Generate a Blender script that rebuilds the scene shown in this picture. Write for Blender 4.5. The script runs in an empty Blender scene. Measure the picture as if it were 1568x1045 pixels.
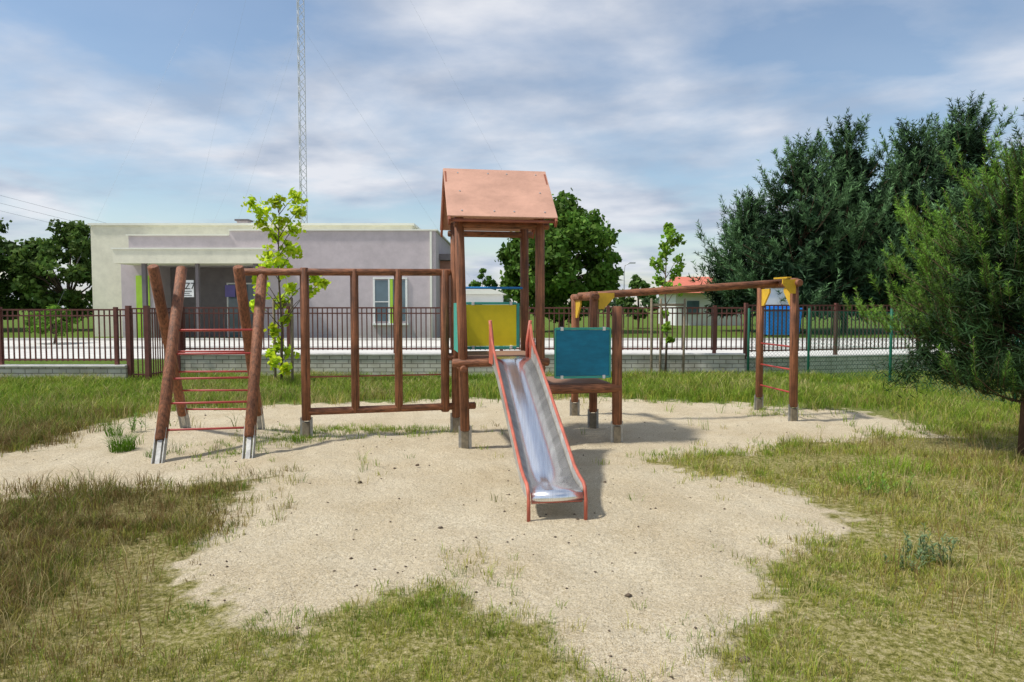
import bpy, math, random
import numpy as np
from mathutils import Vector
random.seed(7)
RNG=np.random.default_rng(11)
D=bpy.data; S=bpy.context.scene; COL=S.collection
S.view_settings.view_transform='Standard'
try: S.view_settings.look='None'
except: pass
S.view_settings.exposure=0

# ------------------------------------------------------------------ materials
def newmat(name):
    m=D.materials.new(name); m.use_nodes=True
    nt=m.node_tree; b=nt.nodes['Principled BSDF']
    return m,nt,b
def N(nt,t,**kw):
    n=nt.nodes.new(t)
    for k,v in kw.items():
        if hasattr(n,k): setattr(n,k,v)
    return n
def ramp(nt,stops):
    r=nt.nodes.new('ShaderNodeValToRGB'); e=r.color_ramp.elements
    e[0].position=stops[0][0]; e[0].color=(*stops[0][1],1)
    e[1].position=stops[-1][0]; e[1].color=(*stops[-1][1],1)
    for p,c in stops[1:-1]:
        x=e.new(p); x.color=(*c,1)
    return r
def mat(name,col,rough=.6,var=.3,scale=6,metal=0,bump=.15,stretch=(1,1,1),fine=60,spec=.4,dirt=0):
    m,nt,b=newmat(name)
    tc=N(nt,'ShaderNodeTexCoord'); mp=N(nt,'ShaderNodeMapping'); mp.inputs['Scale'].default_value=stretch
    nt.links.new(tc.outputs['Object'],mp.inputs[0])
    n=N(nt,'ShaderNodeTexNoise'); n.inputs['Scale'].default_value=scale; n.inputs['Detail'].default_value=8; n.inputs['Roughness'].default_value=.65
    nt.links.new(mp.outputs[0],n.inputs['Vector'])
    lo=tuple(c*(1-var) for c in col); hi=tuple(min(1,c*(1+var)) for c in col)
    r=ramp(nt,[(.3,lo),(.5,col),(.72,hi)])
    nt.links.new(n.outputs['Fac'],r.inputs[0]); c=r.outputs[0]
    if dirt:
        n4=N(nt,'ShaderNodeTexNoise'); n4.inputs['Scale'].default_value=2.3; n4.inputs['Detail'].default_value=9; n4.inputs['Roughness'].default_value=.7
        nt.links.new(tc.outputs['Object'],n4.inputs['Vector'])
        r4=ramp(nt,[(.35,(1-dirt,)*3),(.6,(1,1,1))]); nt.links.new(n4.outputs['Fac'],r4.inputs[0])
        mx=N(nt,'ShaderNodeMixRGB'); mx.blend_type='MULTIPLY'; mx.inputs[0].default_value=1
        nt.links.new(c,mx.inputs[1]); nt.links.new(r4.outputs[0],mx.inputs[2]); c=mx.outputs[0]
    nt.links.new(c,b.inputs['Base Color'])
    b.inputs['Roughness'].default_value=rough; b.inputs['Metallic'].default_value=metal
    b.inputs['Specular IOR Level'].default_value=spec
    if bump:
        n2=N(nt,'ShaderNodeTexNoise'); n2.inputs['Scale'].default_value=fine; n2.inputs['Detail'].default_value=4
        nt.links.new(mp.outputs[0],n2.inputs['Vector'])
        bp=N(nt,'ShaderNodeBump'); bp.inputs['Strength'].default_value=bump; bp.inputs['Distance'].default_value=.01
        nt.links.new(n2.outputs['Fac'],bp.inputs['Height']); nt.links.new(bp.outputs[0],b.inputs['Normal'])
    return m
def leafmat(name,trans=.35,rough=.6):
    m,nt,b=newmat(name)
    a=N(nt,'ShaderNodeAttribute'); a.attribute_name='Col'
    nt.links.new(a.outputs['Color'],b.inputs['Base Color'])
    b.inputs['Roughness'].default_value=rough; b.inputs['Specular IOR Level'].default_value=.15
    if trans>0:
        t=N(nt,'ShaderNodeBsdfTranslucent'); nt.links.new(a.outputs['Color'],t.inputs['Color'])
        mx=N(nt,'ShaderNodeMixShader'); mx.inputs[0].default_value=trans
        out=nt.nodes['Material Output']
        nt.links.new(b.outputs[0],mx.inputs[1]); nt.links.new(t.outputs[0],mx.inputs[2]); nt.links.new(mx.outputs[0],out.inputs[0])
    return m
WOODC=(.27,.105,.048)
M_woodv=mat('wood_stained_v',WOODC,.6,.75,4,bump=.7,stretch=(12,12,.6),fine=10,dirt=.5)
M_woodx=mat('wood_stained_h',WOODC,.6,.75,4,bump=.7,stretch=(.6,12,12),fine=10,dirt=.5)
M_roof=mat('roof_plywood',(.60,.335,.24),.65,.14,3,bump=.25,stretch=(1,1,2.5),fine=25,dirt=.16)
M_roofd=mat('roof_edge',(.28,.09,.05),.7,.3,8)
M_red=mat('red_paint',(.40,.055,.045),.45,.2,8,bump=.05,dirt=.2)
M_orange=mat('slide_rail_paint',(.52,.135,.085),.5,.25,7,bump=.08,dirt=.3)
M_galv=mat('galvanised_steel',(.50,.49,.46),.5,.3,14,metal=.3,dirt=.35)
M_conc=mat('post_foot_wood',(.24,.20,.14),.85,.4,18,dirt=.3)
M_yellow=mat('yellow_panel',(.93,.74,.02),.5,.08,5,bump=.08,dirt=.10)
M_yellowo=mat('yellow_bracket',(.68,.42,.03),.5,.15,9,bump=.08,dirt=.15)
M_blue=mat('blue_panel',(.004,.19,.32),.55,.2,5,bump=.1,stretch=(1,1,3),dirt=.2)
M_teal=mat('teal_trim',(.06,.38,.30),.5,.15,6,bump=.05)
M_white=mat('white_plastic',(.75,.75,.72),.5,.08,6,bump=.03)
M_bluerod=mat('blue_rod',(.02,.22,.55),.4,.1,6,bump=0)
M_deck=mat('deck_boards',(.28,.16,.105),.75,.4,5,bump=.4,stretch=(1,8,8),fine=10)
M_darkwood=mat('under_wood',(.12,.05,.03),.75,.4,5,bump=.4,stretch=(1,8,8),fine=10)
M_screw=mat('screw_steel',(.6,.6,.58),.35,.05,5,metal=.8,bump=0)
M_fence=mat('fence_paint',(.15,.052,.040),.5,.25,6,bump=.05)
M_green=mat('green_fence_paint',(.01,.12,.07),.5,.15,6,bump=0)
M_mauve=mat('render_mauve',(.53,.465,.48),.9,.06,.8,bump=.1,fine=20,dirt=.12)
M_cream=mat('render_cream',(.77,.74,.59),.9,.06,.8,bump=.1,fine=20,dirt=.12)
M_cap=mat('roof_cap',(.76,.76,.66),.6,.05,2,bump=0)
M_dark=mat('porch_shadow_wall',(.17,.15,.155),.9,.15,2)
M_lime=mat('lime_door',(.36,.58,.05),.5,.1,3)
M_glass=mat('window_glass',(.10,.15,.18),.08,.2,1,bump=0,spec=.8)
M_bark=mat('bark',(.12,.085,.06),.9,.4,12,bump=.8,stretch=(3,3,1),fine=20)
M_barkr=mat('pine_bark',(.13,.075,.05),.9,.4,12,bump=.8,stretch=(3,3,1),fine=20)
M_stake=mat('stake_wood',(.24,.19,.13),.85,.3,8)
M_mast=mat('mast_paint',(.55,.56,.58),.5,.05,1,bump=0)
M_wire=mat('wire',(.45,.48,.52),.5,.05,1,bump=0)
M_cable=mat('cable',(.12,.13,.15),.5,.05,1,bump=0)
M_sign=mat('sign_white',(.80,.80,.77),.5,.05,3,bump=0)
M_purple=mat('sign_purple',(.16,.13,.38),.5,.1,3,bump=0)
M_black=mat('lettering',(.02,.02,.02),.6,.1,3,bump=0)
M_bin=mat('blue_bin_plastic',(.01,.20,.62),.45,.15,3,bump=.03)
M_tile=mat('red_tiles',(.58,.17,.11),.8,.2,3,stretch=(1,4,4))
M_whwall=mat('white_wall',(.76,.76,.74),.85,.06,1)
M_pave=mat('pavement_concrete',(.64,.62,.57),.9,.12,1.2,bump=.2,dirt=.15)
M_kerb=mat('kerb_concrete',(.68,.66,.61),.9,.1,4,dirt=.25)
M_pebble=mat('pebble_dark',(.13,.095,.065),.9,.5,30)
M_leafstem=mat('weed_stem',(.12,.16,.05),.7,.2,8,bump=0)
M_leaf=leafmat('leaves',.35); M_grass=leafmat('grass_blades',.3); M_needle=leafmat('needles',0,.6)

M_steel,nt,b=newmat('slide_steel')
tc=N(nt,'ShaderNodeTexCoord'); mp=N(nt,'ShaderNodeMapping'); mp.inputs['Scale'].default_value=(40,2,2)
nt.links.new(tc.outputs['Object'],mp.inputs[0])
n=N(nt,'ShaderNodeTexNoise'); n.inputs['Scale'].default_value=2; n.inputs['Detail'].default_value=6
nt.links.new(mp.outputs[0],n.inputs['Vector'])
r=ramp(nt,[(.3,(.72,.73,.76)),(.7,(.87,.88,.90))]); nt.links.new(n.outputs['Fac'],r.inputs[0]); nt.links.new(r.outputs[0],b.inputs['Base Color'])
n3=N(nt,'ShaderNodeTexNoise'); n3.inputs['Scale'].default_value=5; n3.inputs['Detail'].default_value=5
nt.links.new(tc.outputs['Object'],n3.inputs['Vector'])
mr=N(nt,'ShaderNodeMapRange'); mr.inputs['To Min'].default_value=.12; mr.inputs['To Max'].default_value=.30
nt.links.new(n3.outputs['Fac'],mr.inputs[0]); nt.links.new(mr.outputs[0],b.inputs['Roughness'])
b.inputs['Metallic'].default_value=.92
bp=N(nt,'ShaderNodeBump'); bp.inputs['Strength'].default_value=.04; bp.inputs['Distance'].default_value=.01
nt.links.new(n.outputs['Fac'],bp.inputs['Height']); nt.links.new(bp.outputs[0],b.inputs['Normal'])

def brickmat(name,c1,c2,mort):
    m,nt,b=newmat(name)
    tc=N(nt,'ShaderNodeTexCoord'); sx=N(nt,'ShaderNodeSeparateXYZ'); cx=N(nt,'ShaderNodeCombineXYZ')
    nt.links.new(tc.outputs['Object'],sx.inputs[0]); nt.links.new(sx.outputs[0],cx.inputs[0]); nt.links.new(sx.outputs[2],cx.inputs[1])
    br=N(nt,'ShaderNodeTexBrick'); br.inputs['Scale'].default_value=1
    br.inputs['Brick Width'].default_value=.30; br.inputs['Row Height'].default_value=.10; br.inputs['Mortar Size'].default_value=.010
    br.inputs['Color1'].default_value=(*c1,1); br.inputs['Color2'].default_value=(*c2,1); br.inputs['Mortar'].default_value=(*mort,1)
    nt.links.new(cx.outputs[0],br.inputs['Vector'])
    n=N(nt,'ShaderNodeTexNoise'); n.inputs['Scale'].default_value=3; n.inputs['Detail'].default_value=8
    nt.links.new(tc.outputs['Object'],n.inputs['Vector'])
    r=ramp(nt,[(.3,(.7,.68,.62)),(.65,(1,1,1))]); nt.links.new(n.outputs['Fac'],r.inputs[0])
    mx=N(nt,'ShaderNodeMixRGB'); mx.blend_type='MULTIPLY'; mx.inputs[0].default_value=1
    nt.links.new(br.outputs['Color'],mx.inputs[1]); nt.links.new(r.outputs[0],mx.inputs[2]); nt.links.new(mx.outputs[0],b.inputs['Base Color'])
    b.inputs['Roughness'].default_value=.9
    bp=N(nt,'ShaderNodeBump'); bp.inputs['Strength'].default_value=.5; bp.inputs['Distance'].default_value=.01; bp.invert=True
    nt.links.new(br.outputs['Fac'],bp.inputs['Height']); nt.links.new(bp.outputs[0],b.inputs['Normal'])
    return m
M_brick=brickmat('pale_brick',(.66,.63,.54),(.54,.52,.44),(.26,.24,.20))

# ------------------------------------------------------------------ mesh helpers
class MB:
    def __init__(s,tf=None): s.v=[];s.f=[];s.sm=[];s.tf=tf
    def P(s,p):
        return s.tf(*p) if s.tf else tuple(p)
    def poly(s,pts,sm=False):
        i=len(s.v); s.v+= [s.P(p) for p in pts]; s.f.append(tuple(range(i,i+len(pts)))); s.sm.append(sm)
    def box(s,x0,x1,y0,y1,z0,z1):
        i=len(s.v)
        for z in (z0,z1):
            for x,y in ((x0,y0),(x1,y0),(x1,y1),(x0,y1)): s.v.append(s.P((x,y,z)))
        for f in ((0,3,2,1),(4,5,6,7),(0,1,5,4),(1,2,6,5),(2,3,7,6),(3,0,4,7)):
            s.f.append(tuple(i+k for k in f)); s.sm.append(False)
    def seg(s,p0,p1,w,t,up=(0,0,1)):
        p0=Vector(s.P(p0));p1=Vector(s.P(p1)); d=(p1-p0).normalized(); u=Vector(up)
        if abs(d.dot(u))>.95: u=Vector((0,1,0))
        a=d.cross(u).normalized(); c=a.cross(d).normalized(); i=len(s.v)
        for p in (p0,p1):
            for k,l in ((-1,-1),(1,-1),(1,1),(-1,1)): s.v.append(tuple(p+a*k*w/2+c*l*t/2))
        for f in ((0,3,2,1),(4,5,6,7),(0,1,5,4),(1,2,6,5),(2,3,7,6),(3,0,4,7)):
            s.f.append(tuple(i+k for k in f)); s.sm.append(False)
    def cyl(s,p0,p1,r0,r1=None,n=16,ch=.012,cap=True):
        r1=r0 if r1 is None else r1
        p0=Vector(s.P(p0));p1=Vector(s.P(p1)); d=p1-p0; L=d.length; d.normalize()
        u=Vector((0,0,1)) if abs(d.z)<.9 else Vector((1,0,0))
        a=d.cross(u).normalized(); c=d.cross(a).normalized()
        ch=min(ch,L*.3,r0*.5)
        rings=[(0,max(r0-ch,.0005)),(ch,r0),(L-ch,r1),(L,max(r1-ch,.0003))] if cap else [(0,r0),(L,r1)]
        i=len(s.v)
        for t,r in rings:
            for k in range(n):
                w=2*math.pi*k/n; s.v.append(tuple(p0+d*t+a*r*math.cos(w)+c*r*math.sin(w)))
        for q in range(len(rings)-1):
            for k in range(n):
                k2=(k+1)%n; s.f.append((i+q*n+k,i+q*n+k2,i+(q+1)*n+k2,i+(q+1)*n+k)); s.sm.append(True)
        if cap:
            j=len(s.v); q=len(rings)-1
            for k in range(n): s.v.append(s.v[i+k])
            for k in range(n): s.v.append(s.v[i+q*n+k])
            s.f.append(tuple(j+n-1-k for k in range(n))); s.sm.append(False)
            s.f.append(tuple(j+n+k for k in range(n))); s.sm.append(False)
    def tube(s,pts,r,n=10):
        pts=[Vector(s.P(p)) for p in pts]; i=len(s.v); m=len(pts); rs=r if isinstance(r,(list,tuple)) else [r]*m
        for q,p in enumerate(pts):
            d=(pts[min(q+1,m-1)]-pts[max(q-1,0)]).normalized()
            u=Vector((0,0,1)) if abs(d.z)<.95 else Vector((1,0,0))
            a=d.cross(u).normalized(); c=d.cross(a).normalized()
            for k in range(n):
                w=2*math.pi*k/n; s.v.append(tuple(p+a*rs[q]*math.cos(w)+c*rs[q]*math.sin(w)))
        for q in range(m-1):
            for k in range(n):
                k2=(k+1)%n; s.f.append((i+q*n+k,i+q*n+k2,i+(q+1)*n+k2,i+(q+1)*n+k)); s.sm.append(True)
        s.f.append(tuple(i+n-1-k for k in range(n))); s.sm.append(False)
        s.f.append(tuple(i+(m-1)*n+k for k in range(n))); s.sm.append(False)
    def obj(s,name,m,parent=None,bevel=0):
        me=D.meshes.new(name); me.from_pydata(s.v,[],s.f); me.polygons.foreach_set('use_smooth',s.sm); me.update()
        me.materials.append(m); o=D.objects.new(name,me); COL.objects.link(o)
        if parent: o.parent=parent
        if bevel:
            b=o.modifiers.new('b','BEVEL'); b.width=bevel; b.segments=2; b.limit_method='ANGLE'
        return o
def group(name):
    e=D.objects.new(name,None); e.empty_display_size=.2; COL.objects.link(e); return e
def fast(name,V,k,C,m,parent=None):
    V=np.asarray(V,dtype=np.float32).reshape(-1,3); n=len(V); nf=n//k
    me=D.meshes.new(name); me.vertices.add(n); me.vertices.foreach_set('co',V.ravel())
    me.loops.add(n); me.loops.foreach_set('vertex_index',np.arange(n,dtype=np.int32))
    me.polygons.add(nf); me.polygons.foreach_set('loop_start',np.arange(0,n,k,dtype=np.int32))
    try: me.polygons.foreach_set('loop_total',np.full(nf,k,dtype=np.int32))
    except Exception: pass
    me.update(calc_edges=True)
    ca=me.color_attributes.new('Col','FLOAT_COLOR','POINT')
    c4=np.ones((n,4),dtype=np.float32); c4[:,:3]=np.asarray(C,dtype=np.float32).reshape(-1,3); ca.data.foreach_set('color',c4.ravel())
    me.materials.append(m); o=D.objects.new(name,me); COL.objects.link(o)
    if parent: o.parent=parent
    return o
_g={}
def vn(x,y,sc,seed=0):
    if seed not in _g: _g[seed]=np.random.default_rng(seed+100).random((128,128))
    G=_g[seed]; x=np.asarray(x)/sc+37.3; y=np.asarray(y)/sc+51.7
    xi=np.floor(x).astype(int); yi=np.floor(y).astype(int); fx=x-xi; fy=y-yi
    fx=fx*fx*(3-2*fx); fy=fy*fy*(3-2*fy)
    a=G[xi%128,yi%128];b=G[(xi+1)%128,yi%128];c=G[xi%128,(yi+1)%128];d=G[(xi+1)%128,(yi+1)%128]
    return (a*(1-fx)+b*fx)*(1-fy)+(c*(1-fx)+d*fx)*fy
def fbm(x,y,sc,seed=0):
    return (vn(x,y,sc,seed)+.5*vn(x,y,sc/2,seed+1)+.25*vn(x,y,sc/4,seed+2))/1.75

# ------------------------------------------------------------------ ground
SAND=np.array([(-9,7.3),(-5.95,7.1),(-5.43,7.95),(-5.81,9.6),(-5.64,10.7),(-4.22,11.4),(-2.57,11.8),(-.53,12.3),(2.1,12.3),(3.08,11.6),(4.08,11.6),(5.1,10.9),(5.75,9.75),(5.6,8.9),(4.5,8.45),(3.54,8.2),(2.97,7.75),(1.96,7.6),(1.25,7.4),(1.36,7.07),(1.99,6.6),(2.5,6.25),(2.6,5.4),(2.5,4.95),(2.0,4.5),(1.5,4.3),(1.3,3.95),(1.3,3.6),(1.15,3.3),(1.0,2.9),(.9,2.2),(.15,2.2),(.3,3.1),(0,3.45),(0,3.9),(-.25,4.05),(-.72,4.05),(-.91,3.8),(-1.03,3.6),(-1.45,3.55),(-1.85,3.7),(-2.1,4.15),(-2.15,4.54),(-2.15,5.22),(-2.35,5.84),(-2.1,6.4),(-2.46,6.6),(-2.94,6.25),(-3.44,6.05),(-4.46,5.85),(-5.2,5.7),(-9,5.7)])
def inpoly(x,y,P):
    r=np.zeros(x.shape,bool); n=len(P); j=n-1
    for i in range(n):
        xi,yi=P[i]; xj,yj=P[j]
        c=((yi>y)!=(yj>y))&(x<(xj-xi)*(y-yi)/(yj-yi+1e-12)+xi); r^=c; j=i
    return r
def sandmask(x,y):
    wx=(fbm(x,y,.5,3)-.5)*.75+(vn(x,y,.11,5)-.5)*.30; wy=(fbm(x,y,.5,9)-.5)*.75+(vn(x,y,.11,6)-.5)*.30
    s=np.zeros(x.shape)
    for k in range(12):
        a=k*2.4; rr=.42*math.sqrt((k+.5)/12)
        s+=inpoly(x+wx+rr*math.cos(a),y+wy+rr*math.sin(a),SAND)
    return s/12
def hgt(x,y,sm):
    near=np.clip(1-(np.abs(y-8)-9)/4,0,1)*np.clip(1-(np.abs(x)-10)/4,0,1)
    return near*((fbm(x,y,1.6,20)-.5)*.05+(fbm(x,y,.34,24)-.5)*.046*(.3+.7*sm)+(vn(x,y+.3*np.sin(x*3),.12,29)-.5)*.013)
def axis(a,b,step,lo,hi):
    c=list(np.arange(a,b+1e-6,step)); s=step; x=c[-1]
    while x<hi: s*=1.22; x+=s; c.append(x)
    s=step; x=c[0]; pre=[]
    while x>lo: s*=1.22; x-=s; pre.append(x)
    return np.array(pre[::-1]+c)
xs=axis(-8,8,.045,-700,700); ys=axis(2.2,14,.045,-60,1200)
X,Y=np.meshgrid(xs,ys); X=X.ravel();Y=Y.ravel()
sm=sandmask(X,Y); Z=hgt(X,Y,sm)
nx,ny=len(xs),len(ys)
i=np.arange(nx*ny).reshape(ny,nx); F=np.stack([i[:-1,:-1],i[:-1,1:],i[1:,1:],i[1:,:-1]],-1).reshape(-1,4)
me=D.meshes.new('ground'); me.vertices.add(nx*ny); me.vertices.foreach_set('co',np.stack([X,Y,Z],-1).astype(np.float32).ravel())
me.loops.add(F.size); me.loops.foreach_set('vertex_index',F.ravel().astype(np.int32))
me.polygons.add(len(F)); me.polygons.foreach_set('loop_start',np.arange(0,F.size,4,dtype=np.int32))
try: me.polygons.foreach_set('loop_total',np.full(len(F),4,dtype=np.int32))
except Exception: pass
me.update(calc_edges=True); me.polygons.foreach_set('use_smooth',np.ones(len(F),bool))
ca=me.color_attributes.new('Mask','FLOAT_COLOR','POINT')
lush=np.clip((Y-8.6)/4,0,1)
brn=np.clip((-X-1.6)/2.5,0,1)*np.clip((11-Y)/2,0,1)
c4=np.stack([sm,lush,brn,np.ones_like(sm)],-1).astype(np.float32); ca.data.foreach_set('color',c4.ravel())
m,nt,b=newmat('ground_sand_and_turf')
L=nt.links.new
at=N(nt,'ShaderNodeAttribute'); at.attribute_name='Mask'; sp=N(nt,'ShaderNodeSeparateColor'); L(at.outputs['Color'],sp.inputs[0])
tc=N(nt,'ShaderNodeTexCoord')
def noise(sc,det=6,ro=.6,dist=0):
    n=N(nt,'ShaderNodeTexNoise'); n.inputs['Scale'].default_value=sc; n.inputs['Detail'].default_value=det; n.inputs['Roughness'].default_value=ro; n.inputs['Distortion'].default_value=dist
    L(tc.outputs['Object'],n.inputs['Vector']); return n
def mixc(f,a,bb,bl='MIX'):
    x=N(nt,'ShaderNodeMixRGB'); x.blend_type=bl
    if isinstance(f,float): x.inputs[0].default_value=f
    else: L(f,x.inputs[0])
    L(a,x.inputs[1]); L(bb,x.inputs[2]); return x.outputs[0]
ns=noise(75,6,.9); sandr=ramp(nt,[(.32,(.18,.125,.065)),(.42,(.50,.41,.26)),(.52,(.71,.61,.44)),(.66,(.88,.81,.66))]); L(ns.outputs['Fac'],sandr.inputs[0])
nl=noise(1.3,5,.6); lr=ramp(nt,[(.3,(.86,.82,.76)),(.65,(1,1,1))]); L(nl.outputs['Fac'],lr.inputs[0])
sandc=mixc(1.0,sandr.outputs[0],lr.outputs[0],'MULTIPLY')
nt1=noise(24,6,.85); t1=ramp(nt,[(.34,(.06,.065,.012)),(.46,(.21,.20,.045)),(.55,(.38,.33,.14)),(.68,(.62,.52,.33))]); L(nt1.outputs['Fac'],t1.inputs[0])
t3=ramp(nt,[(.33,(.04,.038,.012)),(.47,(.12,.10,.035)),(.58,(.22,.17,.07)),(.72,(.38,.30,.17))]); L(nt1.outputs['Fac'],t3.inputs[0])
nt2=noise(6,6,.7); t2=ramp(nt,[(.3,(.05,.09,.012)),(.55,(.12,.18,.03)),(.75,(.24,.26,.06))]); L(nt2.outputs['Fac'],t2.inputs[0])
turf=mixc(sp.outputs[1],mixc(sp.outputs[2],t1.outputs[0],t3.outputs[0]),t2.outputs[0])
ne=noise(9,6,.75); ma=N(nt,'ShaderNodeMath'); ma.operation='MULTIPLY_ADD'; L(ne.outputs['Fac'],ma.inputs[0]); ma.inputs[1].default_value=1.1; ma.inputs[2].default_value=-.55
mb_=N(nt,'ShaderNodeMath'); mb_.operation='ADD'; L(sp.outputs[0],mb_.inputs[0]); L(ma.outputs[0],mb_.inputs[1])
er=ramp(nt,[(.30,(0,0,0)),(.62,(1,1,1))]); L(mb_.outputs[0],er.inputs[0])
col=mixc(er.outputs[0],turf,sandc); L(col,b.inputs['Base Color']); b.inputs['Roughness'].default_value=.95; b.inputs['Specular IOR Level'].default_value=.1
nb1=noise(20,4,.7,.4); nb2=noise(90,3,.8)
bp1=N(nt,'ShaderNodeBump'); bp1.inputs['Strength'].default_value=.9; bp1.inputs['Distance'].default_value=.04; L(nb1.outputs['Fac'],bp1.inputs['Height'])
bp2=N(nt,'ShaderNodeBump'); bp2.inputs['Strength'].default_value=.9; bp2.inputs['Distance'].default_value=.014; L(nb2.outputs['Fac'],bp2.inputs['Height']); L(bp1.outputs[0],bp2.inputs['Normal']); L(bp2.outputs[0],b.inputs['Normal'])
me.materials.append(m); o=D.objects.new('ground',me); COL.objects.link(o)

mb=MB()
for k in range(800):
    y=2.6+10*random.random()**1.5; x=(random.random()*2-1)*(.8*y+.3)
    s=random.uniform(.003,.009)*(1.8 if random.random()<.08 else 1)
    if sandmask(np.array([x]),np.array([y]))[0]<.5: continue
    z=float(hgt(np.array([x]),np.array([y]),np.array([1.]))[0])
    base=len(mb.v)
    for (a,bb,c) in ((1,0,0),(0,1,0),(-1,0,0),(0,-1,0),(0,0,1),(0,0,-1)):
        q=random.uniform(.7,1.4); mb.v.append((x+a*s*q*1.3,y+bb*s*q*1.2,z+c*s*q*.8+s*.4))
    for f in ((0,1,4),(1,2,4),(2,3,4),(3,0,4),(1,0,5),(2,1,5),(3,2,5),(0,3,5)): mb.f.append(tuple(base+t for t in f)); mb.sm.append(True)
for (x,y) in ((1.08,3.08),(-.53,4.98),(-1.42,6.3),(-.98,7.0)):
    base=len(mb.v); s=.03 if y<4 else .02
    mb.tube([(x-s,y,.01),(x-s*.5,y,.015),(x+s*.4,y+.01,.015),(x+s,y+.01,.01)],[s*.3,s*.6,s*.6,s*.2],8)
mb.obj('pebbles_and_cones',M_pebble)

# ------------------------------------------------------------------ grass
PAL=dict(g=(.11,.22,.018),lg=(.25,.37,.035),y=(.42,.40,.07),st=(.58,.47,.23),br=(.25,.14,.06),ol=(.12,.14,.025))
def grass_blades(cx,cy,hb,nb,spread,width,col):
    idx=np.repeat(np.arange(len(cx)),nb); n=len(idx)
    a=RNG.random(n)*2*np.pi; rr=np.sqrt(RNG.random(n))*spread[idx]
    bx=cx[idx]+rr*np.cos(a); by=cy[idx]+rr*np.sin(a)
    h=hb[idx]*(.45+.75*RNG.random(n)); lean=h*(.15+.65*RNG.random(n)); la=a+RNG.normal(0,.7,n)
    w=width[idx]*(.7+.6*RNG.random(n)); oa=RNG.random(n)*2*np.pi
    sx,sy=np.cos(oa)*w/2,np.sin(oa)*w/2
    bz=hgt(bx,by,np.ones(n)*.5)-.004
    mx,my,mz=bx+np.cos(la)*lean*.3,by+np.sin(la)*lean*.3,bz+h*.6
    tx,ty,tz=bx+np.cos(la)*lean,by+np.sin(la)*lean,bz+h*(.92)
    V=np.stack([np.stack([bx-sx,by-sy,bz],-1),np.stack([bx+sx,by+sy,bz],-1),np.stack([mx+sx*.8,my+sy*.8,mz],-1),np.stack([mx-sx*.8,my-sy*.8,mz],-1),
                np.stack([mx-sx*.8,my-sy*.8,mz],-1),np.stack([mx+sx*.8,my+sy*.8,mz],-1),np.stack([tx+sx*.15,ty+sy*.15,tz],-1),np.stack([tx-sx*.15,ty-sy*.15,tz],-1)],1)
    c=col[idx]*(.7+.6*RNG.random((n,1)))
    C=np.repeat(c[:,None,:],8,1)
    return V.reshape(-1,3),C.reshape(-1,3)
Vs=[];Cs=[]
def pal(w):
    keys=list(PAL); P=np.array([PAL[k] for k in keys]); W=np.stack([w[k] for k in keys],-1); W=np.clip(W,0,None); W=W/W.sum(-1,keepdims=True)
    cs=W.cumsum(-1); r=RNG.random((len(W),1)); ii=(r>cs).sum(-1).clip(0,len(keys)-1); c=P[ii]
    return c*.7+(W@P)*.3
def scatter(n,y0,y1,nb,hs,ws,sp):
    y=y0+(y1-y0)*RNG.random(n); hw=.86*y+1.2; x=(RNG.random(n)*2-1)*hw
    keep=RNG.random(n)<hw/(.86*y1+1.2); x,y=x[keep],y[keep]
    s=sandmask(x,y); den=(1-s)**1.3
    patch=fbm(x,y,.7,40); left=np.clip((-x-1.2)/2.0,0,1)*np.clip((11-y)/2,0,1)
    far=np.clip((y-7.8)/2.5,0,1)
    den=den*np.clip((patch-.36+.12*left+.12*far)*4.0,.06,1)
    front=np.clip((4.8-y)/1.2,0,1)*(np.abs(x+.2)<2.4)
    den=den*(1-.4*front)+ .014*s*(patch>.58)
    keep=RNG.random(len(x))<den; x,y,patch,left,far=x[keep],y[keep],patch[keep],left[keep],far[keep]
    n=len(x); g2=fbm(x,y,1.1,50); right=np.clip((x-1.5)/1.5,0,1)*np.clip((9-y)/2,0,1)
    dry=np.clip((fbm(x,y,1.9,70)-.47)*5,0,1)*far
    w=dict(g=.14+1.3*np.clip(g2-.42,0,1)*2+far*.6-.1*left, lg=.5+far*1.2+right*.15+1.2*np.clip(g2-.5,0,1)-.35*left-.9*dry, y=.6+right*.5-.1*far-.2*left, st=.26+.25*left+right*.35-.05*far+1.4*np.clip(.48-g2,0,1)+.8*dry, br=.03+1.1*left+.18*right+.4*np.clip(.45-g2,0,1)*(1-far)+.25*dry, ol=.12+.6*left)
    c=pal(w)*(1-.18*left[:,None])
    h=hs*(.55+1.0*patch)*(.75+.5*RNG.random(n))*(1+.6*left)*(1+.8*far)
    V,C=grass_blades(x,y,h,nb,np.full(n,sp),ws*(.5+y*.12),c); Vs.append(V);Cs.append(C)
scatter(34000,2.2,5.2,11,.050,.0036,.045)
scatter(34000,5.0,9.5,9,.065,.0040,.06)
scatter(28000,9.3,16.0,7,.085,.0046,.09)
n=7000; x=(RNG.random(n)*2-1)*15; y=12.0+3.7*RNG.random(n)**.7; k=sandmask(x,y)<.3; k&=vn(x,y,1.1,77)>.4; x,y=x[k],y[k]; n=len(x); z1=np.ones(n)
V,C=grass_blades(x,y,.20*(.4+vn(x,y,1.1,77)),8,np.full(n,.10),np.full(n,.010),pal(dict(g=.8*z1,lg=1.4*z1,y=.7*z1,st=.6*z1,br=.2*z1,ol=.2*z1))); Vs.append(V);Cs.append(C)
n=7400; x=np.where(RNG.random(n)<.65,-1.8-7*RNG.random(n),2.2+5*RNG.random(n)); y=2.8+9*RNG.random(n); k=(sandmask(x,y)<.2)&(fbm(x,y,1,61)>.40); x,y=x[k],y[k]; n=len(x); z1=np.ones(n)
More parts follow.
